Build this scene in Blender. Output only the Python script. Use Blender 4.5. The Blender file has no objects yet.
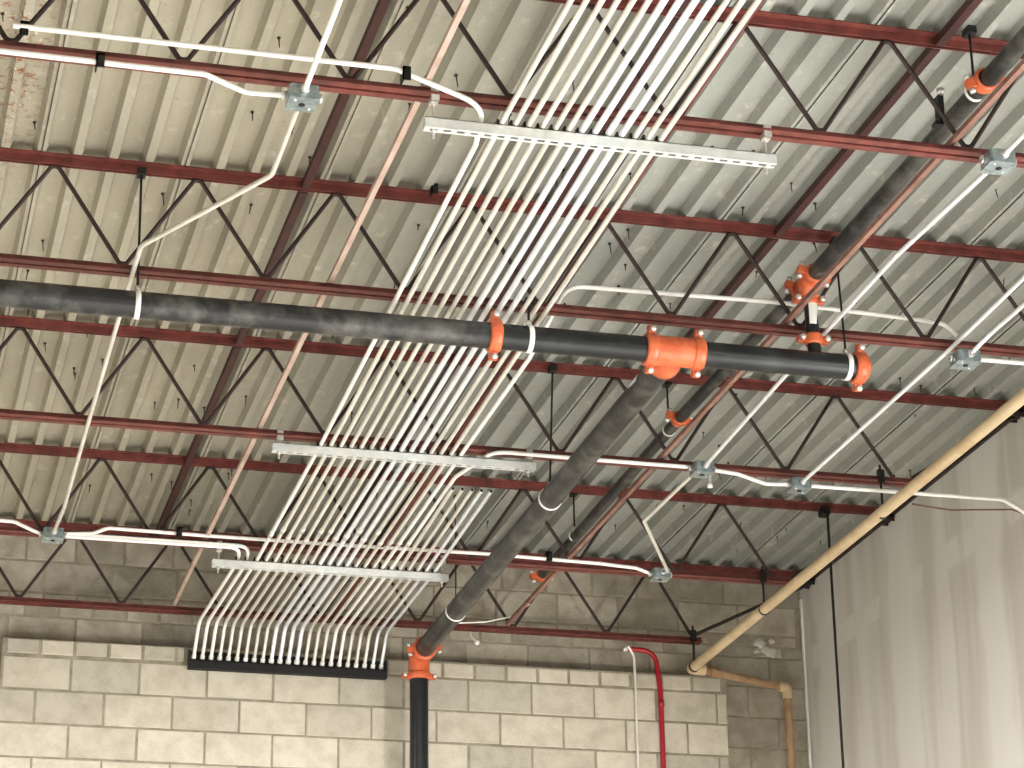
import bpy, math, random
from mathutils import Vector, Matrix
import numpy as np

# ------------------------------------------------------------------ camera
CZ = 1.6                                    # eye height above the floor
F = 2568.0                                  # focal length in pixels of a 1024 x 768 frame
R0 = Vector((0.96709922, -0.25400106, -0.01423199))    # right
R1 = Vector((-0.08026734, -0.35774419, 0.9303635))     # up
R2 = Vector((0.24140473, 0.89861146, 0.36636212))      # forward
sc = bpy.context.scene
cam_d = bpy.data.cameras.new('camera')
cam_d.sensor_width = 36.0
cam_d.lens = 36.0 * F / 1024.0
cam_d.clip_end = 200
cam = bpy.data.objects.new('camera', cam_d)
sc.collection.objects.link(cam)
m3 = Matrix((R0, R1, -R2)).transposed()
cam.matrix_world = Matrix.Translation((0, 0, CZ)) @ m3.to_4x4()
sc.camera = cam

# ------------------------------------------------------------------ light
sc.view_settings.view_transform = 'Standard'
sc.view_settings.look = 'None'
sc.view_settings.gamma = 1.0
sc.view_settings.use_curve_mapping = False
sc.view_settings.exposure = -0.27
w = bpy.data.worlds.new('world'); sc.world = w
w.use_nodes = True
bg = w.node_tree.nodes['Background']
bg.inputs['Color'].default_value = (1.0, 0.985, 0.96, 1)
bg.inputs['Strength'].default_value = 0.25

def lamp(name, kind, loc, target, energy, color, **kw):
    d = bpy.data.lights.new(name, kind)
    d.energy = energy; d.color = color
    for k, v in kw.items(): setattr(d, k, v)
    o = bpy.data.objects.new(name, d)
    sc.collection.objects.link(o)
    o.location = loc
    o.rotation_euler = (Vector(target) - Vector(loc)).to_track_quat('-Z', 'Y').to_euler()
    return o
# a work light standing low on the right, aimed up at the block wall
lamp('work_light', 'SPOT', (5.5, 9.6, 3.0), (2.4, 15.0, 5.0), 450, (1.0, 0.95, 0.88),
     spot_size=math.radians(62), spot_blend=0.7, shadow_soft_size=0.12)
# added unseen fill lamps facing the floor, so its bounce lights deck and drywall
for k, (lx, ly) in enumerate(((1.5, -3.5), (4.8, -3.5), (-1.0, 1.5), (2.5, 1.5), (0.9, 5.5), (3.0, 5.3), (4.9, 5.1), (-3.2, 8.5), (-3.2, 12.0))):
    lamp('fill_lamp', 'AREA', (lx, ly, 5.9), (lx, ly, 0), 720, (1.0, 0.98, 0.945), shape='DISK', size=.55)

# added side light from a made-up opening on the right, before the drywall starts
lamp('added_side_light', 'AREA', (6.9, 6.6, 2.2), (0.0, 6.6, 2.2), 640, (0.98, 0.99, 1.0), shape='RECTANGLE', size=4.6, size_y=3.6)

# ------------------------------------------------------------------ helpers
col = sc.collection
rng = random.Random(7)

def ray(x, y):
    return R0 * ((x - 512) / F) + R1 * (-(y - 384) / F) + R2
def PY(x, y, Y):
    d = ray(x, y); p = d * (Y / d.y); return Vector((p.x, p.y, p.z + CZ))
def PZ(x, y, Z):                         # Z is height above the floor
    d = ray(x, y); p = d * ((Z - CZ) / d.z); return Vector((p.x, p.y, Z))
def PX(x, y, X):
    d = ray(x, y); p = d * (X / d.x); return Vector((p.x, p.y, p.z + CZ))

class MB:
    def __init__(s): s.v = []; s.f = []; s.sm = []
    def add(s, v, f, smooth=False):
        o = len(s.v); s.v += [tuple(p) for p in v]
        s.f += [tuple(i + o for i in q) for q in f]; s.sm += [smooth] * len(f)
        return s
    def box(s, a, b):
        x0, y0, z0 = a; x1, y1, z1 = b
        v = [(x0,y0,z0),(x1,y0,z0),(x1,y1,z0),(x0,y1,z0),(x0,y0,z1),(x1,y0,z1),(x1,y1,z1),(x0,y1,z1)]
        return s.add(v, [(0,3,2,1),(4,5,6,7),(0,1,5,4),(1,2,6,5),(2,3,7,6),(3,0,4,7)])
    def obox(s, c, ax, size):
        """box about c with orthonormal axes ax and full sizes"""
        c = Vector(c); e = [Vector(a) * (k / 2) for a, k in zip(ax, size)]
        v = []
        for sz in (-1, 1):
            for sx, sy in ((-1,-1),(1,-1),(1,1),(-1,1)):
                v.append(c + e[0]*sx + e[1]*sy + e[2]*sz)
        return s.add(v, [(0,3,2,1),(4,5,6,7),(0,1,5,4),(1,2,6,5),(2,3,7,6),(3,0,4,7)])
    def tube(s, pts, r, n=10, cap=True):
        pts = [Vector(p) for p in pts]
        rr = r if isinstance(r, (list, tuple)) else [r] * len(pts)
        t0 = (pts[1] - pts[0]).normalized()
        up = Vector((0, 0, 1)) if abs(t0.z) < .9 else Vector((1, 0, 0))
        a = t0.cross(up).normalized(); v = []; f = []
        for i, p in enumerate(pts):
            t = ((pts[min(i+1, len(pts)-1)] - p).normalized() + (p - pts[max(i-1, 0)]).normalized()).normalized() if 0 < i < len(pts)-1 else ((pts[1]-pts[0]) if i == 0 else (pts[-1]-pts[-2])).normalized()
            a = (a - t * a.dot(t)).normalized(); b = t.cross(a)
            for k in range(n):
                q = 2 * math.pi * k / n
                v.append(p + (a * math.cos(q) + b * math.sin(q)) * rr[i])
        for i in range(len(pts) - 1):
            for k in range(n):
                k2 = (k + 1) % n
                f.append((i*n+k, i*n+k2, (i+1)*n+k2, (i+1)*n+k))
        s.add(v, f, True)
        if cap:
            L = len(pts) - 1
            s.add([v[k] for k in range(n)], [tuple(range(n-1, -1, -1))])
            s.add([v[L*n+k] for k in range(n)], [tuple(range(n))])
        return s
    def lathe(s, c, axis, prof, n=28):
        """prof: list of (offset along axis, radius)"""
        axis = Vector(axis).normalized(); c = Vector(c)
        up = Vector((0, 0, 1)) if abs(axis.z) < .9 else Vector((1, 0, 0))
        a = axis.cross(up).normalized(); b = axis.cross(a)
        v = []; f = []
        for o, r in prof:
            for k in range(n):
                q = 2*math.pi*k/n
                v.append(c + axis*o + (a*math.cos(q) + b*math.sin(q))*r)
        for i in range(len(prof)-1):
            for k in range(n):
                k2 = (k+1) % n
                f.append((i*n+k, (i+1)*n+k, (i+1)*n+k2, i*n+k2))
        return s.add(v, f, True)
    def prism(s, prof, axis, a, b, closed=True):
        """extrude a 2-D profile. axis 'x': prof=(y,z); axis 'y': prof=(x,z); axis 'z': prof=(x,y)"""
        def pt(p, t):
            return {'x': (t, p[0], p[1]), 'y': (p[0], t, p[1]), 'z': (p[0], p[1], t)}[axis]
        n = len(prof)
        v = [pt(p, a) for p in prof] + [pt(p, b) for p in prof]
        f = [(i, (i+1) % n, n + (i+1) % n, n + i) for i in range(n if closed else n-1)]
        if closed: f += [tuple(range(n-1, -1, -1)), tuple(range(n, 2*n))]
        return s.add(v, f)
    def build(s, name, mat, parent=None):
        xs = np.array(s.v); c = (xs.min(0) + xs.max(0)) / 2
        me = bpy.data.meshes.new(name)
        me.from_pydata([tuple(p) for p in (xs - c)], [], s.f)
        me.polygons.foreach_set('use_smooth', s.sm)
        me.materials.append(mat)
        me.update()
        return place(name, me, c, parent)

WORLD = {}
def place(name, me, c, parent=None):
    o = bpy.data.objects.new(name, me); col.objects.link(o)
    c = Vector([float(k) for k in c]); WORLD[o.name] = c
    if parent:
        o.parent = parent; o.location = c - WORLD[parent.name]
    else: o.location = c
    return o
def tag(o, label, cat=None, group=None, kind=None):
    o['label'] = label
    if cat: o['category'] = cat
    if group: o['group'] = group
    if kind: o['kind'] = kind
    return o
def thing(name, label, cat, loc, group=None):
    o = bpy.data.objects.new(name, None); col.objects.link(o)
    o.empty_display_size = .05
    o.location = Vector(loc); WORLD[o.name] = Vector(loc)
    return tag(o, label, cat, group)
def struct(o, label):
    o['kind'] = 'structure'; o['label'] = label; return o

def fillet(pts, r, n=5):
    """round the corners of a polyline"""
    pts = [Vector(p) for p in pts]; out = [pts[0]]
    for i in range(1, len(pts)-1):
        p = pts[i]; a = pts[i-1]-p; b = pts[i+1]-p
        ang = a.angle(b); t = r / max(math.tan(ang/2), .05)
        t = min(t, a.length*.48, b.length*.48)
        A = p + a.normalized()*t; B = p + b.normalized()*t
        for k in range(n+1):
            u = k/n
            out.append(A*(1-u)**2 + p*2*u*(1-u) + B*u*u)
    out.append(pts[-1]); return out

# ------------------------------------------------------------------ materials
def lin(c): return tuple((k/255/12.92 if k/255 <= .04045 else ((k/255+.055)/1.055)**2.4) for k in c)
def mat(name, c, rough=.6, metal=0.0, var=0.0, scale=8.0, c2=None, rnd=0.0, bump=0.0, stretch=None, lo=.35, hi=.65, spec=.5, bscale=None):
    """base colour c mottled with c2 by noise; rnd = brightness spread between objects"""
    m = bpy.data.materials.new(name); m.use_nodes = True
    nt = m.node_tree; N = nt.nodes; L = nt.links; b = N['Principled BSDF']
    c = lin(c); b.inputs['Roughness'].default_value = rough; b.inputs['Metallic'].default_value = metal
    b.inputs['Specular IOR Level'].default_value = spec
    tc = N.new('ShaderNodeTexCoord'); mp = N.new('ShaderNodeMapping'); L.new(tc.outputs['Object'], mp.inputs[0])
    oi = N.new('ShaderNodeObjectInfo')
    ad = N.new('ShaderNodeVectorMath'); ad.operation = 'MULTIPLY_ADD'
    L.new(oi.outputs['Random'], ad.inputs[0]); ad.inputs[1].default_value = (37, 91, 53); L.new(tc.outputs['Object'], ad.inputs[2])
    L.new(ad.outputs[0], mp.inputs[0])
    if stretch: mp.inputs['Scale'].default_value = stretch
    nz = N.new('ShaderNodeTexNoise'); nz.inputs['Scale'].default_value = scale; nz.inputs['Detail'].default_value = 6; nz.inputs['Roughness'].default_value = .62
    L.new(mp.outputs[0], nz.inputs['Vector'])
    rp = N.new('ShaderNodeMapRange'); rp.inputs[1].default_value = lo; rp.inputs[2].default_value = hi
    L.new(nz.outputs['Fac'], rp.inputs[0])
    mx = N.new('ShaderNodeMix'); mx.data_type = 'RGBA'
    c2 = lin(c2) if c2 else tuple(k*(1-var) for k in c)
    mx.inputs['A'].default_value = (*c, 1); mx.inputs['B'].default_value = (*c2, 1)
    L.new(rp.outputs[0], mx.inputs['Factor']); out = mx.outputs['Result']
    if rnd:
        hs = N.new('ShaderNodeHueSaturation'); L.new(out, hs.inputs['Color'])
        mr = N.new('ShaderNodeMapRange'); mr.inputs[3].default_value = 1-rnd; mr.inputs[4].default_value = 1+rnd*.5
        L.new(oi.outputs['Random'], mr.inputs[0]); L.new(mr.outputs[0], hs.inputs['Value']); out = hs.outputs['Color']
    L.new(out, b.inputs['Base Color'])
    if bump:
        n2 = N.new('ShaderNodeTexNoise'); n2.inputs['Scale'].default_value = bscale or scale*6; n2.inputs['Detail'].default_value = 4
        L.new(mp.outputs[0], n2.inputs['Vector'])
        bp = N.new('ShaderNodeBump'); bp.inputs['Strength'].default_value = bump; bp.inputs['Distance'].default_value = .01
        L.new(n2.outputs['Fac'], bp.inputs['Height']); L.new(bp.outputs[0], b.inputs['Normal'])
    return m

M = {}
M['red'] = mat('red_oxide_steel', (118, 58, 50), .5, 0, c2=(82, 38, 34), scale=14)
M['web'] = mat('dark_primer_bar', (50, 29, 26), .6, 0, c2=(34, 21, 19), scale=12)
M['redshade'] = mat('shaded_red_steel', (72, 36, 34), .6, 0, c2=(54, 28, 26), scale=9)  # darker copy of the red steel, shade put into its colour
M['pink'] = mat('faded_primer_steel', (190, 170, 156), .6, 0, c2=(168, 140, 126), scale=5)
M['pink2'] = mat('brown_primer_steel', (150, 114, 100), .6, 0, c2=(112, 76, 66), scale=5)
M['darksteel'] = mat('dark_steel', (40, 36, 38), .5, .2, c2=(62, 44, 42), scale=20)
M['black'] = mat('black_steel_pipe', (30, 32, 34), .28, .2, c2=(58, 60, 60), scale=5, lo=.5, hi=.8)
M['blackdust'] = mat('dusty_black_pipe', (32, 33, 34), .36, .1, c2=(96, 95, 90), scale=7, lo=.46, hi=.72)
M['orange'] = mat('orange_enamel', (214, 112, 70), .3, 0, c2=(192, 86, 50), scale=18)
M['zinc'] = mat('zinc_bolt', (225, 224, 218), .3, .6, var=.15)
M['emt'] = mat('galvanised_conduit', (240, 237, 228), .28, .25, c2=(220, 216, 206), scale=6, rnd=.1)
M['emt2'] = mat('bright_conduit', (246, 249, 252), .24, .25, c2=(230, 235, 240), scale=6, rnd=.08)
M['white'] = mat('white_conduit', (250, 249, 245), .35, 0, c2=(240, 238, 232), scale=6)
M['strut'] = mat('galvanised_strut', (236, 238, 236), .34, .35, c2=(212, 216, 214), scale=14)
M['box'] = mat('galvanised_box', (178, 192, 196), .3, .7, c2=(128, 144, 150), scale=30)
M['clamp'] = mat('black_clamp', (26, 25, 25), .5, .3, var=.3)
M['gas'] = mat('cream_gas_pipe', (218, 197, 162), .5, 0, c2=(194, 168, 130), scale=5)
M['brownpipe'] = mat('rusty_brown_pipe', (186, 156, 120), .55, 0, c2=(140, 104, 74), scale=9)
M['redpipe'] = mat('fire_red_conduit', (176, 26, 40), .35, 0, c2=(150, 20, 32), scale=9)
M['rod'] = mat('black_rod', (30, 30, 31), .5, .3, var=.3)
M['sticker'] = mat('white_sticker', (236, 236, 230), .6, 0, var=.05)
M['hole_dark'] = mat('black_hollow', (10, 10, 10), .7, 0, var=.3)  # black that stands for the dark inside of openings
M['cable'] = mat('brown_cable', (120, 84, 76), .6, 0, var=.2)
M['mortar'] = mat('mortar', (158, 150, 132), .9, 0, c2=(130, 122, 106), scale=10, bump=.3)
M['block'] = mat('concrete_block', (202, 195, 179), .9, 0, c2=(180, 172, 154), scale=9, rnd=.2, bump=.35, bscale=90, lo=.4, hi=.7)
M['backblock'] = mat('back_concrete_block', (184, 176, 160), .92, 0, c2=(148, 138, 120), scale=5, rnd=.24, bump=.4, bscale=70)  # darker and more mottled than the lower face blocks
M['plaster'] = mat('white_plaster', (214, 210, 200), .8, 0, var=.2)
M['floor'] = mat('concrete_floor', (192, 190, 184), .7, 0, c2=(160, 156, 148), scale=1.2)
M['plainwall'] = mat('grey_wall', (84, 82, 78), .9, 0, var=.15, scale=1.0)
M['insul'] = mat('roof_board', (60, 54, 46), .9, 0, var=.3)
M['screw'] = mat('rusty_screw', (52, 44, 38), .5, .3, var=.3)

# roof deck: cream grey paint with paler patches, warm light tinted in at left, rust near the first seam
def deck_material():
    m = bpy.data.materials.new('painted_steel_deck'); m.use_nodes = True
    nt = m.node_tree; N = nt.nodes; L = nt.links; b = N['Principled BSDF']
    b.inputs['Roughness'].default_value = .55; b.inputs['Specular IOR Level'].default_value = .3
    geo = N.new('ShaderNodeNewGeometry')
    def noise(scale, stretch=(1,1,1), det=5):
        mp = N.new('ShaderNodeMapping'); mp.inputs['Scale'].default_value = stretch; L.new(geo.outputs['Position'], mp.inputs[0])
        n = N.new('ShaderNodeTexNoise'); n.inputs['Scale'].default_value = scale; n.inputs['Detail'].default_value = det; n.inputs['Roughness'].default_value = .6
        L.new(mp.outputs[0], n.inputs['Vector']); return n.outputs['Fac']
    def rng_(v, a, b_):
        r = N.new('ShaderNodeMapRange'); r.inputs[1].default_value = a; r.inputs[2].default_value = b_; L.new(v, r.inputs[0]); return r.outputs[0]
    def mix(fac, A, B):
        x = N.new('ShaderNodeMix'); x.data_type = 'RGBA'
        if hasattr(A, 'links'): L.new(A, x.inputs['A'])
        else: x.inputs['A'].default_value = (*lin(A), 1)
        if hasattr(B, 'links'): L.new(B, x.inputs['B'])
        else: x.inputs['B'].default_value = (*lin(B), 1)
        L.new(fac, x.inputs['Factor']); return x.outputs['Result']
    def mul(a, b_):
        x = N.new('ShaderNodeMath'); x.operation = 'MULTIPLY'; L.new(a, x.inputs[0]); L.new(b_, x.inputs[1]); return x.outputs[0]
    sep = N.new('ShaderNodeSeparateXYZ'); L.new(geo.outputs['Position'], sep.inputs[0])
    c = mix(rng_(noise(2.2, (1,.4,1)), .35, .7), (172, 166, 149), (152, 146, 130))
    c = mix(rng_(sep.outputs['X'], 1.6, 3.2), c, mix(rng_(noise(2.0, (1,.5,1)), .35, .7), (158, 160, 153), (142, 144, 138)))  # warm light on the left put into the colour, greyer to the right
    c = mix(rng_(noise(14, (1,.6,1)), .58, .8), c, (194, 190, 178))
    c = mix(rng_(noise(60, det=3), .64, .74), c, (130, 122, 104))
    # flaking rust along one lap
    d = N.new('ShaderNodeMath'); d.operation = 'SUBTRACT'; L.new(sep.outputs['X'], d.inputs[0]); d.inputs[1].default_value = .47
    a = N.new('ShaderNodeMath'); a.operation = 'ABSOLUTE'; L.new(d.outputs[0], a.inputs[0])
    near = rng_(a.outputs[0], .16, .06)
    yy = rng_(sep.outputs['Y'], 10.6, 9.2)
    rust = mul(mul(near, yy), rng_(noise(26), .54, .62))
    c = mix(rust, c, (126, 78, 44))
    c = mix(mul(mul(near, yy), rng_(noise(31, (1.3,1,1)), .62, .66)), c, (222, 208, 186))
    L.new(c, b.inputs['Base Color'])
    return m
M['deck'] = deck_material()

# taped but unpainted drywall: broad pale smears of joint compound over grey board
def drywall_material():
    m = bpy.data.materials.new('taped_drywall'); m.use_nodes = True
    nt = m.node_tree; N = nt.nodes; L = nt.links; b = N['Principled BSDF']
    b.inputs['Roughness'].default_value = .9; b.inputs['Specular IOR Level'].default_value = .2
    geo = N.new('ShaderNodeNewGeometry'); sep = N.new('ShaderNodeSeparateXYZ'); L.new(geo.outputs['Position'], sep.inputs[0])
    def noise(scale, stretch=(1,1,1)):
        mp = N.new('ShaderNodeMapping'); mp.inputs['Scale'].default_value = stretch; L.new(geo.outputs['Position'], mp.inputs[0])
        n = N.new('ShaderNodeTexNoise'); n.inputs['Scale'].default_value = scale; n.inputs['Detail'].default_value = 3; L.new(mp.outputs[0], n.inputs['Vector']); return n.outputs['Fac']
    def math_(op, *a):
        x = N.new('ShaderNodeMath'); x.operation = op
        for i, k in enumerate(a):
            if isinstance(k, (int, float)): x.inputs[i].default_value = k
            else: L.new(k, x.inputs[i])
        return x.outputs[0]
    def rng_(v, a, b_):
        r = N.new('ShaderNodeMapRange'); r.inputs[1].default_value = a; r.inputs[2].default_value = b_; L.new(v, r.inputs[0]); return r.outputs[0]
    # trowel streaks running up the wall
    st = noise(1.0, (1, 3.6, .3)); fine = noise(1.0, (1, 9, .6))
    streak = math_('MAXIMUM', rng_(st, .46, .60), math_('MULTIPLY', rng_(fine, .52, .68), .45))
    # vertical joints every 1.22 m and one level joint
    wob = math_('MULTIPLY', math_('SUBTRACT', noise(.9, (1, 1.2, 2.0)), .5), .34)
    yj = math_('ADD', sep.outputs['Y'], wob)
    md = math_('ABSOLUTE', math_('SUBTRACT', math_('MODULO', math_('ADD', yj, 0.43), 1.22), .61))
    vj = rng_(md, .24, .14)
    zj = rng_(math_('ABSOLUTE', math_('SUBTRACT', math_('ADD', sep.outputs['Z'], math_('MULTIPLY', wob, .35)), 6.02)), .10, .06)
    zj = math_('MULTIPLY', zj, rng_(noise(1.0, (1, 3, 1)), .42, .5))
    fac = math_('MAXIMUM', math_('MAXIMUM', math_('MULTIPLY', vj, .9), math_('MULTIPLY', zj, .8)), math_('MULTIPLY', streak, .75))
    x = N.new('ShaderNodeMix'); x.data_type = 'RGBA'; L.new(fac, x.inputs['Factor'])
    x.inputs['A'].default_value = (*lin((206, 200, 191)), 1); x.inputs['B'].default_value = (*lin((227, 224, 217)), 1)
    L.new(x.outputs['Result'], b.inputs['Base Color'])
    return m
M['drywall'] = drywall_material()

# ------------------------------------------------------------------ the room
YW, YB, XR, XL = 15.04, 15.22, 6.03, -7.0
ZD = 6.545                                  # underside of the deck ribs
fl = struct(MB().box((-14, -14, -.2), (14, 16, 0)).build('floor', M['floor']), 'pale concrete floor of the unfinished hall')
wl = struct(MB().box((XL-.2, -2, 0), (XL, YB, 6.5)).build('added_wall_left', M['plainwall']), 'plain grey side wall, added unseen to block light from the left')  # added unseen wall that keeps light from the left off the deck

# back wall: mortar core with every block standing proud of it
wb = MB().box((XL, YB+.004, 0), (XR+.2, YB+.25, 6.62)).box((.88, YW+.004, 0), (5.42, YB+.01, 5.84))
wb = struct(wb.build('wall_back', M['mortar']), 'concrete block wall with a thicker lower face and ledge')
def block_mesh(L_, H_, name, mt, T=.05, bv=.006):
    hx, hz = L_/2, H_/2
    v = [(-hx,0,-hz),(hx,0,-hz),(hx,0,hz),(-hx,0,hz)]
    v += [(-hx,-T+bv,-hz),(hx,-T+bv,-hz),(hx,-T+bv,hz),(-hx,-T+bv,hz)]
    v += [(-hx+bv,-T,-hz+bv),(hx-bv,-T,-hz+bv),(hx-bv,-T,hz-bv),(-hx+bv,-T,hz-bv)]
    f = [(0,1,5,4),(1,2,6,5),(2,3,7,6),(3,0,4,7),(4,5,9,8),(5,6,10,9),(6,7,11,10),(7,4,8,11),(8,9,10,11)]
    me = bpy.data.meshes.new(name); me.from_pydata(v, [], f); me.materials.append(mt); me.update(); return me
meshes = {}
def lay(x0, x1, zb, h, pitch, off, y, mt, name, j=.009):
    x = x0 - ((x0 - off) % pitch)
    while x < x1 - .02:
        a, b = max(x, x0), min(x + pitch, x1)
        if b - a > .05:
            key = (round(b-a-j, 3), h, mt.name)
            if key not in meshes: meshes[key] = block_mesh(b-a-j, h-j, name, mt)
            o = place(name, meshes[key], ((a+b)/2, y + .05 + rng.uniform(-.0035, .003), zb + h/2), wb)
        x += pitch
# lower face: half-height capping course, then full courses down
lay(.875, 1.975, 5.742, .105, .203, .90, YW, M['block'], 'capping_block', .016)
lay(3.215, 5.425, 5.735, .105, .203, .93, YW, M['block'], 'capping_block', .016)
z = 5.735; k = 0
while z > 4.2:
    z -= .2032
    lay(.875, 5.425, z, .2032, .4064, .885 + (.2032 if k % 2 else 0), YW, M['block'], 'concrete_block'); k += 1
# strip of darker wall left of and right of the thick face, and all of the wall above the ledge
z = 5.84; k = 0
for h, p in ((.195, .4064), (.075, .203), (.075, .203), (.2, .4064), (.16, .30)):
    lay(-1.2, XR, z, h, p, .1 + (p/2 if k % 2 else 0), YB, M['backblock'], 'back_block'); z += h; k += 1
z = 5.84
for k in range(8):
    z -= .2032
    for a, b in ((-1.2, .868), (5.43, XR)): lay(a, b, z, .2032, .4064, .35 + (.2032 if k % 2 else 0), YB, M['backblock'], 'back_block')
# ragged plaster dabs on the recessed wall
for px, py, s in ((760, 643, .055), (770, 652, .06), (757, 651, .03), (772, 641, .03)):
    c = PY(px, py, YB - .004)
    m = MB(); n = 12; r = [s*rng.uniform(.6, 1.1) for _ in range(n)]
    ring = [(c.x + r[q]*math.cos(q*6.283/n), c.y + .004, c.z + .8*r[q]*math.sin(q*6.283/n)) for q in range(n)]
    ring2 = [(c.x + .7*r[q]*math.cos(q*6.283/n), c.y - .012, c.z + .56*r[q]*math.sin(q*6.283/n)) for q in range(n)]
    m.add(ring + ring2, [(q, (q+1) % n, n+(q+1) % n, n+q) for q in range(n)] + [tuple(range(n, 2*n))], True)
    m.build('plaster_dab', M['plaster'], wb)

# drywall partition on the right
wr = struct(MB().box((XR, 10.6, 0), (XR+.14, YB, 6.535)).box((XR, 4.2, 4.3), (XR+.14, 10.6, 6.535)).build('wall_right', M['drywall']), 'taped and smeared drywall partition, not yet painted')  # stops short, leaving the added opening for the side light
MB().box((XR-.012, YB-.035, 0), (XR+.002, YB-.012, 6.44)).build('corner_bead', M['white'], wr)
MB().box((XR-.02, 10.6, 6.50), (XR-.003, YB-.04, 6.538)).build('head_track', M['darksteel'], wr)

# roof: board above, ribbed deck sheets of four ribs each below it
Y0, Y1 = 4.2, YB
ce = struct(MB().box((-3.7, Y0, ZD+.058), (XR+.2, Y1+.25, ZD+.12)).build('ceiling', M['insul']), 'underside of the ribbed steel roof deck')
PI_, SH = .1524, .6096
def deck_profile():
    fb, web, d, t = .036, .015, .05, .0015
    p = [(.0025, .0)]
    for k in range(4):
        xc = k*PI_
        if k: p += [(xc - fb/2, 0)]
        p += [(xc + fb/2, 0), (xc + fb/2 + web, d), (xc + PI_ - fb/2 - web, d)]
    p += [(SH - fb/2, 0), (SH-.001, 0), (SH-.001, -.007)]
    return p
prof = deck_profile()
def sheet(x0):
    lo = [(x0+a, ZD+b) for a, b in prof]; up = [(x0+a, ZD+b+.002) for a, b in reversed(prof)]
    return MB().prism(lo + up, 'y', Y0, Y1).build('deck_sheet', M['deck'], ce)
sheets = {}
for k in range(-7, 9):
    sheets[k] = sheet(.622 + SH*k)
sm = MB().tube([(0, 0, .0), (0, 0, -.045)], [.0032, .0022], 5).lathe((0, 0, -.006), (0, 0, 1), [(0, .0032), (0, .008), (.004, .008), (.004, .0032)], 6)
sme = bpy.data.meshes.new('screw'); sme.from_pydata(sm.v, [], sm.f); sme.materials.append(M['screw']); sme.update()
for k in range(-1, 9):
    for i in range(15):
        rib = rng.randrange(4); x = .622 + SH*k + PI_*(rib+.5) + rng.uniform(-.03, .03); y = rng.uniform(7.6, 14.7)
        if x > XR-.1: continue
        o = place('screw', sme, (x, y, ZD + .048), sheets[k])
        s_ = rng.uniform(.7, 1.35); o.scale = (1, 1, s_); o.rotation_euler = (rng.uniform(-.2, .2), rng.uniform(-.2, .2), 0)

# ------------------------------------------------------------------ bar joists
JY = [8.17, 10.0, 11.83, 13.64, 14.97]
ZT, ZB = 6.51, 6.055                        # chord centre heights
XJ0 = -2.6
PAN = .6096
J_BOT = [(183.5, 53), (123, 259), (79, 410), (43, 525), (121.4, 605)]    # one low web joint of each joist
JN = ['nearest the camera', 'second from the camera', 'third from the camera', 'fourth from the camera', 'tight against the block wall']
JLAB = ['red bar joist at the top of the picture, white conduits along its lower chord',
        'red bar joist just above the long black pipe',
        'red bar joist whose upper chord shows just under the long black pipe',
        'red bar joist in front of the last one, white conduit along its lower chord',
        'red bar joist tight against the block wall, its webs over the blocks']
def angle_pair(y, ztop, leg, t, gap, up):
    """two angles back to back; up=True: flanges at the bottom, legs rising"""
    out = []
    for s in (-1, 1):
        a, b, c = y + s*gap/2, y + s*(gap/2+t), y + s*(gap/2+leg)
        if up: p = [(a, ztop), (b, ztop), (b, ztop-leg+t), (c, ztop-leg+t), (c, ztop-leg), (a, ztop-leg)]
        else:  p = [(a, ztop-leg), (b, ztop-leg), (b, ztop-t), (c, ztop-t), (c, ztop), (a, ztop)]
        out.append(p if s > 0 else p[::-1])
    return out
for j, y in enumerate(JY):
    t = thing('bar_joist', JLAB[j], 'joist', (XJ0, y, ZB-.02), 'red bar joists under the roof deck')
    gap = .016
    m = MB()
    for p in angle_pair(y, ZD-.001, .038, .006, gap, False): m.prism(p, 'x', XJ0, XR-.004)
    m.build('top_chord', M['red'], t)
    xe = 5.42 if j < 4 else 5.24
    m = MB()
    for p in angle_pair(y, ZB+.014, .034, .006, gap, True): m.prism(p, 'x', XJ0, xe)
    m.build('bottom_chord', M['red'], t)
    # bearing seat on the partition
    m = MB().prism([(y-.05, ZD-.05), (y+.05, ZD-.05), (y+.05, ZD-.058), (y-.05, ZD-.058)], 'x', XR-.16, XR-.004)
    m.box((XR-.16, y-.05, ZD-.085), (XR-.01, y-.043, ZD-.05)).box((XR-.16, y+.043, ZD-.085), (XR-.01, y+.05, ZD-.05))
    m.build('bearing_seat', M['darksteel'], t)
    # webs: bent round bar, low joint at xb
    xb = PY(*J_BOT[j], y).x
    zl, zh, r = ZB+.022, ZD-.043, .0104
    x = xb - PAN*int((xb - XJ0)/PAN)
    while x < xe - .05:
        xm = x + PAN/2
        hw = .016
        last = xm > xe - .02
        if not last:
            MB().tube([(x-.0, y, zl), (x+hw, y, zl+.004), (xm-hw, y, zh-.004), (xm, y, zh)], r, 7).build('web_bar', M['web'], t)
            if x + PAN < xe - .05:
                MB().tube([(xm, y, zh), (xm+hw, y, zh-.004), (x+PAN-hw, y, zl+.004), (x+PAN, y, zl)], r, 7).build('web_bar', M['web'], t)
            else:
                MB().tube([(xm, y, zh), (xm+hw, y, zh-.004), (x+PAN*.92, y, zl+.01)], r, 7).build('web_bar', M['web'], t)
        x += PAN
    MB().tube([(xe-.06, y, zl), (XR-.07, y, ZD-.085), (XR-.02, y, ZD-.07)], .0115, 8).build('end_web', M['darksteel'], t)

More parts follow.
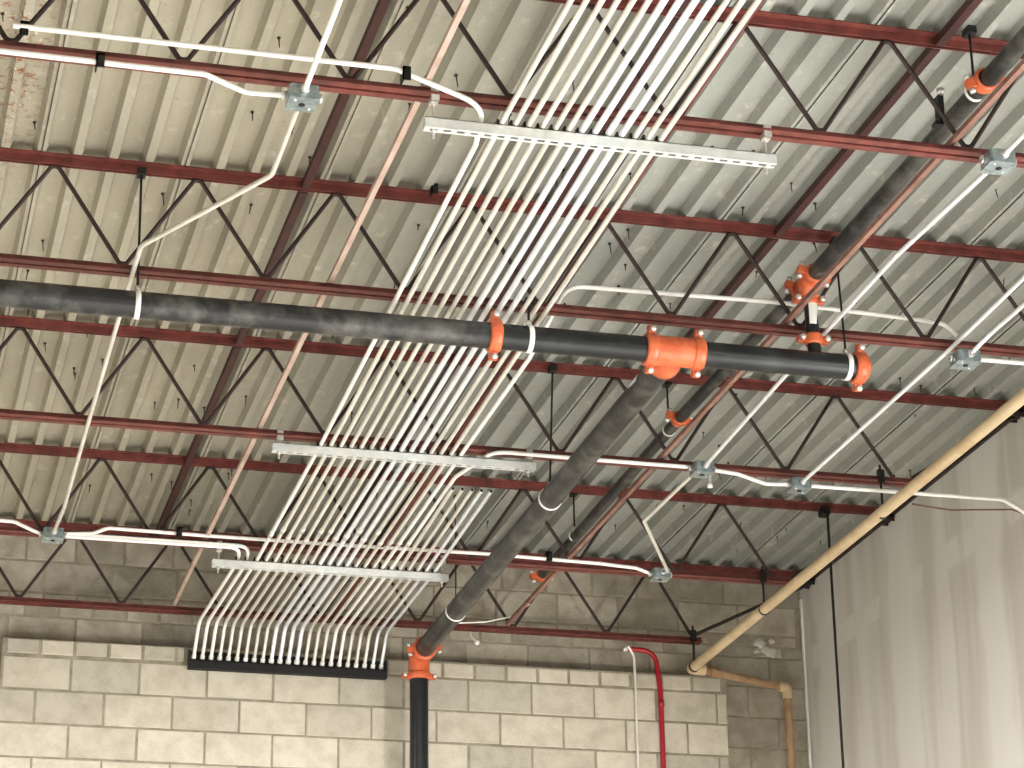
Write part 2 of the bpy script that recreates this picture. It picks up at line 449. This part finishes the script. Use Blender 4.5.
# bridging between the joists, bottom (over the low chords) and top (between the high chords)
def bridging(x, z, mt, label, leg=.036, t=.005, ya=4.4, yb=14.96):
    p = [(x, z), (x+leg, z), (x+leg, z+t), (x+t, z+t), (x+t, z+leg), (x, z+leg)]
    o = MB().prism(p, 'y', ya, yb).build('bridging_angle', mt)
    return tag(o, label, 'bridging', 'bridging angles across the joists')
bridging(1.868, ZB+.0150, M['pink'], 'faded pink bridging angle crossing the low joist chords, left of the conduit bundle', .022)
bridging(2.856, ZB+.0150, M['red'], 'red bridging angle crossing the low joist chords behind the conduit bundle', .022)
bridging(PZ(822, 282, ZB+.03).x - .011, ZB+.0150, M['pink2'], 'faded brown bridging angle running beside the thin black sprinkler line', .022)
edges = [4.3] + JY
for x, lab in ((1.745, 'red bridging with painted shade under the roof deck, left of the conduit bundle'),
               (2.862, 'red bridging with painted shade under the roof deck, right behind the conduit bundle'),
               (3.93, 'red bridging with painted shade under the roof deck, above the thin black sprinkler line')):
    t = thing('roof_bridging', lab, 'bridging', (x, edges[0], ZD-.05), 'bridging rows under the deck')
    for a, b in zip(edges, edges[1:]):
        z = ZD - .045; L_ = .035
        MB().prism([(x, z), (x+L_, z), (x+L_, z+.006), (x+.006, z+.006), (x+.006, z+L_), (x, z+L_)], 'y', a+.016, b-.016).build('angle_length', M['redshade'], t)

# ------------------------------------------------------------------ conduit bundle
PITCH = .0511
SY = [8.17, 11.83, 13.64]
SZ = [5.905, 5.958, 5.918]                  # underside of each strut
SX = [(1.877, 3.237), (1.944, 3.292), (1.918, 3.269)]
C0 = [2.117, 2.187, 2.169, 2.121]           # x of conduit 0 at each strut and at the wall
PW = [.0511, .0511, .0511, .0525]
SH_, SW_ = .041, .041
RC = .0107
def cz(i): return SZ[i] + SH_ + RC + .0015
def trapeze(i, label):
    y, z, (xa, xb) = SY[i], SZ[i], SX[i]
    t = thing('strut_trapeze', label, 'strut', ((xa+xb)/2, y, z), 'slotted strut trapezes under the conduits')
    m = MB(); h = SW_/2; tk = .0028
    m.box((xa, y-h, z), (xb, y-h+tk, z+SH_)); m.box((xa, y+h-tk, z), (xb, y+h, z+SH_))
    m.box((xa, y-h, z+SH_-tk), (xb, y-h+.01, z+SH_)); m.box((xa, y+h-.01, z+SH_-tk), (xb, y+h, z+SH_))
    m.box((xa, y-h+tk, z), (xb, y-.008, z+tk)); m.box((xa, y+.008, z), (xb, y+h-tk, z+tk))
    x = xa
    while x < xb - .02:                                        # solid bars between the slots of the back
        m.box((x, y-.008, z), (min(x+.022, xb), y+.008, z+tk)); x += .0508
    m.build('channel', M['strut'], t)
    for x in (xa+.035, xb-.035):
        ro = MB().tube([(x, y, z-.035), (x, y, ZB-.02)], .0048, 8).build('hanger_rod', M['zinc'], t)
        MB().lathe((x, y, z-.012), (0,0,1), [(0,.001),(0,.010),(.011,.010),(.011,.001)], 6).build('nut', M['zinc'], ro)
        MB().obox((x, y-.012, ZB-.035), ((1,0,0),(0,1,0),(0,0,1)), (.03, .05, .024)).box((x-.015, y-.034, ZB-.047), (x+.015, y-.027, ZB+.005)).build('beam_clamp', M['zinc'], t)
    return t
tr = [trapeze(0, 'slotted strut across the bundle near the top of the picture, its right end empty'),
      trapeze(1, 'slotted strut across the bundle just below the long black pipe'),
      trapeze(2, 'slotted strut across the bundle nearest to the block wall')]

YBND, ZEND = 14.90, 5.765
def xc(i, s): return C0[s] + PW[s]*i
def tail(i, start=0, dz=0):
    """points from strut `start` to the slot in the wall"""
    p = [Vector((xc(i, s), SY[s], cz(s) + dz)) for s in range(start, 3)]
    p.append(Vector((xc(i, 3)+.012, YBND, cz(2)-.004)))
    p.append(Vector((xc(i, 3), 15.012, ZEND)))
    return p
ORD = ['leftmost', 'second', 'third', 'fourth', 'fifth', 'sixth', 'seventh', 'eighth', 'ninth', 'tenth', 'eleventh', 'twelfth', 'thirteenth', 'fourteenth', 'fifteenth',
       'sixteenth', 'seventeenth', 'eighteenth', 'nineteenth', 'twentieth', 'twenty-first', 'twenty-second', 'rightmost']
def conduit(i, pts, label, mt, r=RC, couple=(), first=0):
    t = thing('conduit', label, 'conduit', pts[-1], 'conduits of the bundle')
    path = fillet(pts, .11, 5)
    MB().tube(path, r, 9).build('tube', mt, t)
    for y in couple:
        for a, b in zip(pts, pts[1:]):
            if a.y < y < b.y and abs(b.x-a.x) < .2:
                c = a.lerp(b, (y-a.y)/(b.y-a.y)); d = (b-a).normalized()
                MB().lathe(c, d, [(-.03, r), (-.03, r+.0028), (-.004, r+.0028), (-.002, r+.0036), (.002, r+.0036), (.004, r+.0028), (.03, r+.0028), (.03, r)], 10).build('coupling', M['emt'], t)
    e = pts[-1]; d = (pts[-1]-pts[-2]).normalized()
    MB().lathe(e - d*.012, d, [(-.012, r), (-.012, r+.004), (.012, r+.004), (.012, r)], 10).build('end_bushing', M['white'], t)
    return t
def clamps(i, s, r=RC):
    y, z = SY[s], SZ[s] + SH_
    x = xc(i, s)
    MB().box((x-.019, y-.017, z+.0004), (x-r-.001, y+.017, z+.024)).build('strut_clamp', M['clamp'], tr[s])
zs0 = ZB + .055
for i in range(-2, 21):
    n = i + 2
    big = 7 <= i <= 10
    mt = M['emt2'] if big or i in (19, 20) else M['emt']
    r = .0130 if big else RC
    side = ORD[n] + (' conduit from left' if n not in (0, 22) else ' conduit') + ' at the wall end of the bundle'
    if i in (-2, -1):
        z0 = 6.015 if i == -2 else 6.028
        yy = 13.57 if i == -2 else 13.572
        b = PY(66, 538, yy)
        px = 222 if i == -2 else 236
        a = [Vector((b.x, yy, z0)), Vector((PY(px, 546, yy).x, yy, z0-.004)), Vector((xc(i, 2), 13.64-.03, cz(2)+.005)), Vector((xc(i, 2), 13.78, cz(2)))]
        pts = [Vector((b.x, yy, z0)), Vector((xc(i, 2)-.0, yy, z0)), Vector((xc(i, 2), 13.72, cz(2)))] + tail(i, 3)[-2:]
        lab = side + ', from the far left box'
        conduit(i, pts, lab, M['white'], RC)
    elif i == 0:
        za = ZB + .05
        b = PY(13, 29, 8.108)
        pts = [Vector((b.x, 8.108, za)), Vector((PY(395, 74, 8.108).x, 8.108, za)), Vector((xc(0, 0)-.03, 8.10, cz(0)+.03)), Vector((xc(0, 0), 8.35, cz(0)))] + tail(0, 1)
        conduit(i, pts, side + ', curving off the nearest joist', M['white'], RC, (10.15, 13.2))
    elif i <= 13:
        st = Vector((xc(i, 0) - .02*(0), 4.6, cz(0) - .02))
        j = rng.uniform(-.12, .12)
        conduit(i, [st] + tail(i, 0, r-RC), side + (', thicker and shiny' if big else ', full length'), mt, r, (10.1 + j*.3 + .004*i, 13.15 + j))
    elif i == 14:
        yy = 10.05; za = ZB + .052
        a = PY(572, 286, 10.065)
        pts = [PY(957, 336, 10.065), PY(945, 324, 10.065), PY(925, 320.5, 10.065), PY(780, 302.5, 10.065), Vector((xc(i, 1)+.06, 10.065, a.z)), Vector((xc(i, 1)-.01, 10.16, cz(1)+.02)), Vector((xc(i, 1), 10.5, cz(1)))] + tail(i, 1)
        conduit(i, pts, side + ', curving off the second joist', M['white'], RC, (13.2,))
    elif i == 15:
        yy = 11.768
        pts = [PY(690, 467, yy), PY(560, 457, yy), Vector((xc(i, 1)+.10, 11.75, PY(540, 456, yy).z)), Vector((xc(i, 1)+.0, 12.15, cz(1)+.0)), Vector((xc(i, 2), SY[2], cz(2)))] + tail(i, 2)[-2:]
        conduit(i, pts, side + ', curving off the third joist', M['white'], RC, (13.2,))
    else:
        k = i - 16
        x0 = xc(i, 2)
        st = Vector((x0 - .022, 12.25, cz(2) + .012))
        t = conduit(i, [st] + tail(i, 2), side + ', with open upper end', mt, r)
        MB().lathe(st, (0, 1, 0), [(-.0012, .0005), (-.0012, r*.82)], 9).build('open_end', M['hole_dark'], t)  # black disc, the dark of the hollow tube put into colour
    for s in range(3):
        if (i >= 1 and i <= 13) or (i in (0, 14, 15) and s > (0 if i != 15 else 1)) or (i > 15 and s == 2) or (i < 0 and s == 2):
            clamps(i, s, r)
o = MB().box((1.985, 14.985, 5.700), (3.205, YW-.002, 5.712)).box((1.985, YW-.012, 5.712), (3.205, YW-.002, 5.815)).box((1.985, 14.985, 5.712), (3.205, 14.993, 5.748)) \
    .box((1.985, 14.993, 5.712), (1.997, YW-.012, 5.815)).box((3.193, 14.993, 5.712), (3.205, YW-.012, 5.815)).build('slot_dark', M['hole_dark'])  # black box whose colour stands for the dark inside the wall slot
tag(o, 'black box painting the dark of the wall slot that swallows the conduits', 'trough')

# ------------------------------------------------------------------ single conduits and boxes
def run(pts, label, mt=None, r=RC, fr=.09, name='conduit'):
    o = MB().tube(fillet(pts, fr, 5), r, 9).build(name, mt or M['white'])
    return tag(o, label, 'conduit', 'single conduits on the joists')
ZC = 6.018                                   # conduit hung under the low chords
def jbox(px, py, y, label, s=.1, z=None):
    c = PY(px, py, y); h = s/2
    t = thing('junction_box', label, 'box', (c.x, c.y, c.z-.03), 'square junction boxes on the joists')
    m = MB(); b = .008
    pr = [(-h+b,-h),(h-b,-h),(h,-h+b),(h,h-b),(h-b,h),(-h+b,h),(-h,h-b),(-h,-h+b)]
    m.prism([(c.x+a, c.y+d) for a, d in pr], 'z', c.z-.026, c.z+.026); m.build('body', M['box'], t)
    m = MB().prism([(c.x+a*1.04, c.y+d*1.04) for a, d in pr], 'z', c.z-.031, c.z-.0262); pl = m.build('cover_plate', M['box'], t)
    for sx in (-1, 1):
        MB().lathe((c.x+sx*.03, c.y+sx*.03, c.z-.0345), (0,0,1), [(0,.0005),(0,.005),(.0035,.006)], 8).build('screw', M['zinc'], pl)
    MB().lathe((c.x, c.y-.0, c.z-.0345), (0,0,1), [(.0005,.0004),(.0005,.012),(.0035,.012)], 12).build('knockout', M['clamp'], pl)
    for d in ((1,0,0), (-1,0,0), (0,-1,0)):
        d = Vector(d); MB().lathe(Vector((c.x, c.y, c.z)) + d*(h-.001), d, [(0,.0155),(.012,.0155),(.012,.0175),(.02,.0175),(.02,.012)], 10).build('connector', M['zinc'], t)
    return c
b1 = jbox(302, 97, 8.08, 'junction box under the nearest joist at upper left', .105)
b2 = jbox(998, 161, 8.08, 'junction box under the nearest joist at the right edge', .105)
b3 = jbox(965, 359, 9.88, 'junction box under the second joist, right of the capped pipe end', .11)
b4 = jbox(702, 469, 11.75, 'junction box under the third joist, right of the black branch pipe', .105)
b5 = jbox(799, 485, 11.75, 'junction box under the third joist, nearest to the tan pipe', .1)
b6 = jbox(53, 535, 13.57, 'junction box at far left above the block wall', .11)
b7 = jbox(660, 574.5, 13.57, 'junction box near the block wall, right of the thin sprinkler line', .1)
ya = 8.11
run([PY(-60, 44, ya), PY(120, 64.5, ya), PY(205, 74, ya), PY(245, 92, ya+.02), b1 + Vector((-.055, 0, 0))], 'white conduit along the lower edge of the nearest joist, dropping to the upper-left box')
run([Vector((b1.x, 5.2, b1.z+.02)), b1 + Vector((0, -.055, 0))], 'pale conduit coming from the top edge down to the upper-left box')
q = [b1 + Vector((0, .055, 0)), PZ(272, 175, ZC), PZ(141, 246, ZC), PZ(119.6, 316, ZC), PZ(92, 410, ZC), PZ(64, 508, ZC-.012), b6 + Vector((.0, -.055, .0))]
run(q, 'pale kinked conduit from the upper-left box passing behind the black pipe', M['emt'], RC, .12)
run([Vector((b2.x+.004, 5.4, b2.z)), b2 + Vector((0, -.055, 0))], 'short conduit entering the right edge of the picture to the top right box', M['emt2'])
run([b2 + Vector((0, .055, 0)), PZ(896, 256, ZC), PZ(783, 378, ZC), b4 + Vector((0, -.055, 0))], 'bright conduit from the top right box to the box beside the black branch pipe', M['emt2'])
run([b4 + Vector((-.02, .055, 0)), PZ(644, 521, ZC-.002), b7 + Vector((.03, -.055, .004))], 'pale elbowed conduit between the two boxes right of the black branch pipe', M['emt'], RC, .04)
run([PZ(1060, 243, ZC), PZ(951, 348, ZC), b5 + Vector((0, -.055, 0))], 'long bright conduit running down to the box nearest the tan pipe', M['emt2'])
run([PZ(1070, 265, ZC+.0), PZ(990, 334, ZC), b3 + Vector((0, -.06, 0))], 'short bright conduit ending at the box right of the capped pipe', M['emt2'])
run([b3 + Vector((.06, 0, .004)), PY(1060, 366, 9.88)], 'white conduit running right from the box beside the capped pipe')
run([b4 + Vector((.055, 0, 0)), PY(738, 474, 11.75), PY(766, 484, 11.75), b5 + Vector((-.052, 0, 0))], 'short wavy white conduit between the two boxes on the third joist')
e = PY(1003, 499.5, 11.75); e.x = min(e.x, XR-.05)
run([b5 + Vector((.052, 0, 0)), PY(890, 491.5, 11.75), e, Vector((XR-.014, 11.75, e.z-.10)), Vector((XR-.014, 11.75, e.z-1.6))], 'white conduit from the last box running onto the drywall and turning down', None, RC, .1)
run([PY(-40, 517, 13.57), PY(14, 521.5, 13.57), PY(32, 530, 13.57), b6 + Vector((-.056, 0, 0))], 'short white conduit reaching the far left box from the picture edge')
za = PY(110, 528, 13.592).z
run([PY(64, 534, 13.57), PY(93, 533.5, 13.57), PY(108, 528, 13.57), PY(205, 535.5, 13.57), PY(350, 545.5, 13.57), PY(490, 554, 13.57), PY(600, 563.5, 13.57), PY(636, 568, 13.57), b7 + Vector((-.05, 0, 0))], 'long white conduit along the joist near the wall, passing behind the bundle')
tag(MB().tube(fillet([PY(912, 504, 11.86), PY(950, 510, 11.86), PY(1012, 509.5, 11.86), Vector((XR-.006, 11.87, PY(1012, 509.5, 11.86).z-.02))], .05), .0045, 6).build('cable', M['cable']), 'thin brown cable sagging in front of the drywall', 'cable')
tag(MB().tube(fillet([PY(458, 623, 14.9), PY(485, 622, 14.9), PY(512, 616.5, 14.9), PY(530, 604, 14.9)], .1), .005, 6).build('cable', M['emt']), 'thin pale cable along the last joist beside the black branch pipe', 'cable')
t = thing('pipe_clip', 'small white clip on the last joist right of the drop pipe elbow', 'clip', PY(473, 640, 14.93))
MB().tube([PY(470, 632, 14.93), PY(471, 637, 14.93), PY(477, 642, 14.93)], .008, 8).build('arm', M['zinc'], t)
MB().lathe(PY(477, 643, 14.92), (0, 1, 0), [(-.014, .001), (-.014, .015), (.014, .015), (.014, .001)], 10).build('cap', M['white'], t)
t = thing('conduit_clip', 'small white drop fitting hanging beside the box on the third joist', 'clip', PY(710, 486, 11.75))
MB().tube([PY(710, 472, 11.75), PY(710, 484, 11.75)], .007, 8).build('stem', M['zinc'], t)
MB().lathe(PY(710, 486, 11.75), (0, 0, 1), [(-.008, .001), (-.008, .014), (.012, .011), (.014, .001)], 10).build('cap', M['white'], t)

# black conduit straps on the joist chords
def strap(px, py, y, label, w=.03, h=.055):
    c = PY(px, py, y)
    o = MB().box((c.x-w/2, c.y-.018, c.z-h/2), (c.x-w/2+.006, c.y+.03, c.z+h/2)).box((c.x-w/2, c.y-.018, c.z-h/2), (c.x+w/2, c.y-.012, c.z+h/2)).box((c.x-w/2, c.y-.018, c.z+h/2-.008), (c.x+w/2, c.y+.03, c.z+h/2)).build('beam_clip', M['clamp'])
    tag(o, label, 'clip', 'black clips holding conduit to the joists')
strap(24, 30, 8.12, 'black clip at the left end of the nearest joist conduit')
strap(100, 62, 8.11, 'black clip on the lower conduit of the nearest joist, at upper left')
strap(406, 75, 8.11, 'black clip where the nearest joist conduit starts to curve')
strap(179, 533, 13.56, 'black clip on the white conduit right of the far left box')
strap(434, 190, 9.92, 'small black clip on the deck above the second joist, left of the bundle', .03, .05)
strap(549, 557, 13.56, 'black clip on the white conduit between the two black pipes')

# ------------------------------------------------------------------ sprinkler pipes
RP, RB, RS = .057, .0365, .0302
def coupling(parent, c, axis, r, boltdir, w=.052):
    axis = Vector(axis).normalized(); c = Vector(c)
    o = MB().lathe(c, axis, [(-w/2, r), (-w/2, r*1.2), (-w/2+.008, r*1.30), (w/2-.008, r*1.30), (w/2, r*1.2), (w/2, r)], 28)
    bd = Vector(boltdir); bd = (bd - axis*bd.dot(axis)).normalized(); ot = axis.cross(bd)
    for s in (-1, 1):
        o.obox(c + bd*s*(r*1.30+.012), (axis, bd, ot), (w*.62, .04, .034))
    o = o.build('coupling', M['orange'], parent)
    for s in (-1, 1):
        p = c + bd*s*(r*1.30+.018)
        MB().lathe(p, ot, [(-.038, .001), (-.038, .013), (-.0205, .013), (-.0205, .006), (.0205, .006), (.0205, .013), (.038, .013), (.038, .001)], 8).build('bolt', M['zinc'], o)
    return o
YM, ZM = 9.90, 5.852
xe = PY(852, 371, YM).x
XT = PY(676, 353, YM).x                     # tee centre
XBR = 3.396
t = thing('sprinkler_main', 'long black sprinkler main hanging across the picture with orange fittings', 'pipe', (2.4, YM, ZM))
main = t
for a, b in ((-2.5, PY(494, 335, YM).x), (PY(494, 335, YM).x, XBR-.1), (XBR+.1, xe+.008)):
    MB().tube([(a, YM, ZM), (b, YM, ZM)], RP, 28).build('pipe', M['black'] if b > 2.6 else M['blackdust'], t)
coupling(t, (PY(494, 335, YM).x, YM, ZM), (1,0,0), RP, (0, -.25, 1))
# the tee body with its branch outlet
m = MB().lathe((XBR, YM, ZM), (1,0,0), [(-.1, RP*1.02), (-.098, RP*1.16), (-.08, RP*1.18), (.08, RP*1.18), (.098, RP*1.16), (.1, RP*1.02)], 30)
m.lathe((XBR, YM, ZM), (0,1,0), [(.0, RP*1.17), (.095, RP*1.17), (.112, RP*1.30), (.15, RP*1.30), (.155, RP)], 28)
m.build('tee', M['orange'], t)
coupling(t, (XBR-.108, YM, ZM), (1,0,0), RP, (0, -.35, 1))
coupling(t, (XBR+.108, YM, ZM), (1,0,0), RP, (0, -.35, 1))
coupling(t, (xe+.032, YM, ZM), (1,0,0), RP, (0, -.35, 1))
MB().lathe((xe+.05, YM, ZM), (1,0,0), [(0, RP), (.012, RP*1.05), (.022, RP*.9), (.027, .001)], 28).build('end_cap', M['orange'], t)
# riser from the main up to the thin line
XU, ZU = 4.045, 6.25
t = thing('riser_nipple', 'short upright black riser with a white sticker above the capped main', 'pipe', (4.06, YM, ZM+RP))
MB().tube([(4.06, YM, ZM+.04), (4.05, YM, ZU-.05)], RS, 20).build('pipe', M['black'], t)
cr = PY(811, 338, YM)
coupling(t, (4.056, YM, cr.z-.008), (0,0,1), RS*1.05, (1, 0, 0), .05)
m = MB(); za, zb = PY(811, 326, YM).z, PY(811, 302, YM).z
arc = [(4.052+(RS+.0012)*math.cos(q), YM+(RS+.0012)*math.sin(q)) for q in [math.radians(v) for v in range(-125, -24, 12)]]
arc2 = [(4.052+(RS+.0002)*math.cos(q), YM+(RS+.0002)*math.sin(q)) for q in [math.radians(v) for v in range(-125, -24, 12)]]
m.prism(arc + arc2[::-1], 'z', za, zb); m.build('sticker', M['sticker'], t)
# the thin line along the hall
t = thing('sprinkler_line', 'thin black sprinkler line running through the joists to the back wall', 'pipe', (XU, 10, ZU))
MB().tube([(XU-.03, 4.6, ZU), (XU, YM-.05, ZU)], RB, 20).build('pipe', M['blackdust'], t)
yend = PZ(545, 574, ZU).y
MB().tube([(XU, YM+.05, ZU), (XU-.02, 11.73, ZU), (XU-.005, yend, ZU-.01)], RS, 18).build('pipe', M['blackdust'], t)
yc = PZ(976, 80, ZU).y
coupling(t, (XU-.02, yc, ZU), (0,1,0), RB, (-.9, 0, -.3))
m = MB().lathe((XU, YM, ZU), (0,1,0), [(-.075, RB), (-.075, RB*1.2), (.075, RB*1.2), (.075, RB)], 24).lathe((XU, YM, ZU), (0,0,-1), [(0, RB*1.2), (.08, RB*1.2), (.08, RS)], 24)
m.build('tee', M['orange'], t)
coupling(t, (XU, YM-.085, ZU), (0,1,0), RB, (-1, 0, .25)); coupling(t, (XU, YM+.085, ZU), (0,1,0), RS*1.1, (-1, 0, .25)); coupling(t, (XU, YM, ZU-.09), (0,0,1), RS, (1, 0, 0), .045)
coupling(t, (XU-.02, PZ(678, 419, ZU).y, ZU), (0,1,0), RS, (-.9, 0, .3)); coupling(t, (XU-.005, yend, ZU-.01), (0,1,0), RS, (1, 0, .2))
MB().lathe((XU-.005, yend+.02, ZU-.01), (0,1,0), [(0, RS), (.014, RS), (.02, .001)], 18).build('end_cap', M['orange'], t)
# branch towards the wall and its drop
YE = 14.80
pe = PY(419, 662, YE)
t = thing('sprinkler_branch', 'thick black branch pipe from the orange tee to the elbow at the block wall', 'pipe', (XBR, 12.3, ZM))
z2 = pe.z + .05
MB().tube([(XBR, YM+.13, ZM), (pe.x+.005, YE-.04, z2)], RP, 28).build('pipe', M['blackdust'], t)
MB().tube([(pe.x, YE, z2-.09), (pe.x, YE, 0.02)], RP, 28).build('drop_pipe', M['black'], t)
el = [Vector((pe.x+.004, YE-.13, z2)), Vector((pe.x+.002, YE-.02, z2-.002)), Vector((pe.x, YE, z2-.03)), Vector((pe.x, YE, z2-.14))]
MB().tube(fillet([el[0], Vector((pe.x, YE, z2)), el[3]], .09, 7), RP*1.14, 26).build('elbow', M['orange'], t)
coupling(t, (pe.x+.004, YE-.13, z2), (0,1,0), RP, (1, 0, .15), .045)
coupling(t, (pe.x, YE, z2-.14), (0,0,1), RP, (1, 0, 0), .045)
ps = PZ(638, 386, ZM)
arcs = [[(XBR+(RP+e)*math.cos(math.radians(q)), ZM+(RP+e)*math.sin(math.radians(q))) for q in range(142, 200, 8)] for e in (.0003, .0014)]
MB().prism(arcs[0] + arcs[1][::-1], 'y', 10.27, 10.40).build('sticker', M['sticker'], t)

# pipe hangers: clamp on a joist, rod, ring
def hanger(c, r, axis, ztop, label, mt='white', w=.022, yr=None, rr=.0055, cw=.018):
    c = Vector(c); t = thing('pipe_hanger', label, 'hanger', c, 'ring hangers of the sprinkler pipes')
    axis = Vector(axis)
    MB().lathe(c, axis, [(-w/2, r+.001), (-w/2, r+.0045), (w/2, r+.0045), (w/2, r+.001), (-w/2, r+.001)], 28).build('ring', M[mt], t)
    zt = c.z + r
    MB().tube([(c.x, c.y, zt+.002), (c.x, yr or c.y, ztop)], rr, 8).build('rod', M['rod'], t)
    MB().lathe((c.x, c.y, zt+.012), (0,0,1), [(-.008,.001),(-.008,.015),(.014,.013),(.014,.001)], 8).build('swivel_nut', M['zinc'], t)
    MB().box((c.x-cw, (yr or c.y)-cw*1.6, ztop-cw), (c.x+cw, (yr or c.y)+cw*1.6, ztop+.012)).build('beam_clamp', M['clamp'], t)
    return t
hanger((PY(137, 302, YM).x, YM, ZM), RP, (1,0,0), ZD-.06, 'pale ring hanger at the left of the long black main', yr=9.94)
hanger((PY(529, 338, YM).x, YM, ZM), RP, (1,0,0), ZB-.03, 'pale ring hanger on the main just right of the single orange coupling')
hanger((PY(848, 371, YM).x-.005, YM, ZM), RP, (1,0,0), ZD-.06, 'pale ring hanger at the capped end of the main', yr=9.94)
def on_branch(y): 
    u = (y - (YM+.13)) / (YE-.04-YM-.13); return Vector((XBR + (pe.x+.005-XBR)*u, y, ZM + (z2-ZM)*u))
hanger(on_branch(PZ(552, 496, ZM).y), RP, (0,1,0), ZD-.035, 'pale ring hanger halfway down the thick black branch pipe', w=.016, yr=11.79)
hanger(on_branch(PZ(461, 606, ZM).y), RP, (0,1,0), ZD-.03, 'pale ring hanger on the branch pipe just above its elbow', w=.016, rr=.0035, cw=.008)
hanger((XU-.02, yc+.09, ZU), RB, (0,1,0), ZD-.03, 'ring hanger on the thin line at the upper right coupling', w=.014)
hanger((XU-.02, 11.86, ZU), RS, (0,1,0), ZD-.03, 'ring hanger on the thin line below the orange tee', w=.014)
hanger((XU-.012, 13.66, ZU), RS, (0,1,0), ZD-.03, 'ring hanger on the thin line close to the block wall', w=.014)

# ------------------------------------------------------------------ gas pipe, red and thin pipes, black rod
XG, ZG = 5.165, 5.86
t = thing('gas_pipe', 'tan pipe along the drywall side, turning right along the block wall and down', 'pipe', (XG, 14.96, ZG))
YG = 14.96
MB().tube([(XG-.02, 5.6, ZG), (XG, YG-.03, ZG)], .031, 20).build('pipe', M['gas'], t)
c2 = PY(787, 687, 15.10)
MB().tube(fillet([(XG, YG-.05, ZG), (XG, YG, ZG), (XG+.09, YG+.01, ZG)], .06), .036, 18).build('elbow', M['gas'], t)
MB().tube([(XG+.06, YG+.005, ZG), (c2.x-.03, 15.10, c2.z)], .026, 18).build('cross_pipe', M['brownpipe'], t)
MB().tube(fillet([(c2.x-.06, 15.095, c2.z), (c2.x, 15.10, c2.z), (c2.x, 15.10, c2.z-.08)], .05), .033, 18).build('elbow', M['gas'], t)
MB().tube([(c2.x, 15.10, c2.z-.06), (c2.x, 15.10, .02)], .026, 18).build('drop_pipe', M['brownpipe'], t)
pa, pb = Vector((XG+.06, YG+.005, ZG)), Vector((c2.x-.03, 15.10, c2.z))
MB().tube([pa.lerp(pb, .12), pa.lerp(pb, .2)], .033, 14).build('union', M['brownpipe'], t)
for y, lab in ((11.83, 'black hanger rod holding the tan pipe at the third joist'), (13.64, 'black hanger rod holding the tan pipe at the fourth joist'), (14.93, 'black hanger rod holding the tan pipe above its elbow')):
    hh = thing('rod_hanger', lab, 'hanger', (XG, y, ZG), 'hangers of the tan pipe')
    zz = ZB + .02
    MB().tube([(XG, y-.03, ZG+.03), (XG, y-.03, zz+.05)], .007, 8).build('rod', M['rod'], hh)
    MB().lathe((XG, y-.03, ZG), (0,1,0), [(-.01, .0315), (-.01, .0345), (.01, .0345), (.01, .0315)], 18).build('ring', M['rod'], hh)
    MB().box((XG-.018, y-.045, zz-.05), (XG+.018, y-.026, zz+.02)).build('beam_clamp', M['clamp'], hh)
c = PY(828, 523, 13.57)
t = thing('threaded_rod', 'long thin black rod hanging down in front of the drywall', 'rod', (c.x, 13.57, .02))
MB().tube([(c.x, 13.57, .02), (c.x, 13.57, ZD-.03)], .0085, 8).build('rod', M['rod'], t)
MB().box((c.x-.022, 13.575, ZD-.075), (c.x+.022, 13.66, ZD-.03)).build('beam_clamp', M['clamp'], t)
yw = YW - .02
t = thing('red_conduit', 'red fire alarm conduit bending down the block wall', 'conduit', PY(667, 768, yw))
pts = [PY(560, 640, yw-.05), PY(628, 648, yw-.03), PY(650, 650, yw), PY(661, 672, yw), PY(664, 704, yw), Vector((PY(664, 704, yw).x, yw, .02))]
MB().tube(fillet([PY(626, 649, yw), PY(655, 651, yw), PY(660.5, 690, yw), Vector((PY(663, 704, yw).x, yw, .02))], .13, 7), .0165, 14).build('tube', M['redpipe'], t)
MB().lathe((PY(663, 704, yw).x-.012, yw, PY(663, 704, yw).z), (0,0,1), [(-.02, .0165), (-.02, .02), (.02, .02), (.02, .0165)], 14).build('coupling', M['redpipe'], t)
MB().lathe(PY(625, 649, yw), (1,0,0), [(-.015, .001), (-.015, .02), (.015, .02), (.015, .001)], 12).build('end_fitting', M['zinc'], t)
o = MB().tube(fillet([PY(628, 646, yw-.02), PY(634, 656, yw), PY(635.6, 690, yw), Vector((PY(635.8, 700, yw).x, yw, .02))], .08), .0085, 10).build('thin_conduit', M['emt'])
tag(o, 'thin grey conduit down the block wall, left of the red one', 'conduit')

c = PZ(939, 104, 6.33)
t = thing('pipe_bracket', 'small black bracket with a bright nut above the thin sprinkler line, upper right', 'bracket', c)
MB().box((c.x-.012, c.y-.02, c.z-.09), (c.x+.012, c.y+.02, c.z+.03)).box((c.x-.03, c.y-.02, c.z-.1), (c.x+.012, c.y+.02, c.z-.085)).build('plate', M['clamp'], t)
MB().lathe((c.x-.004, c.y-.03, c.z+.03), (0,0,1), [(0,.001),(0,.016),(.02,.016),(.02,.001)], 8).build('nut', M['zinc'], t)
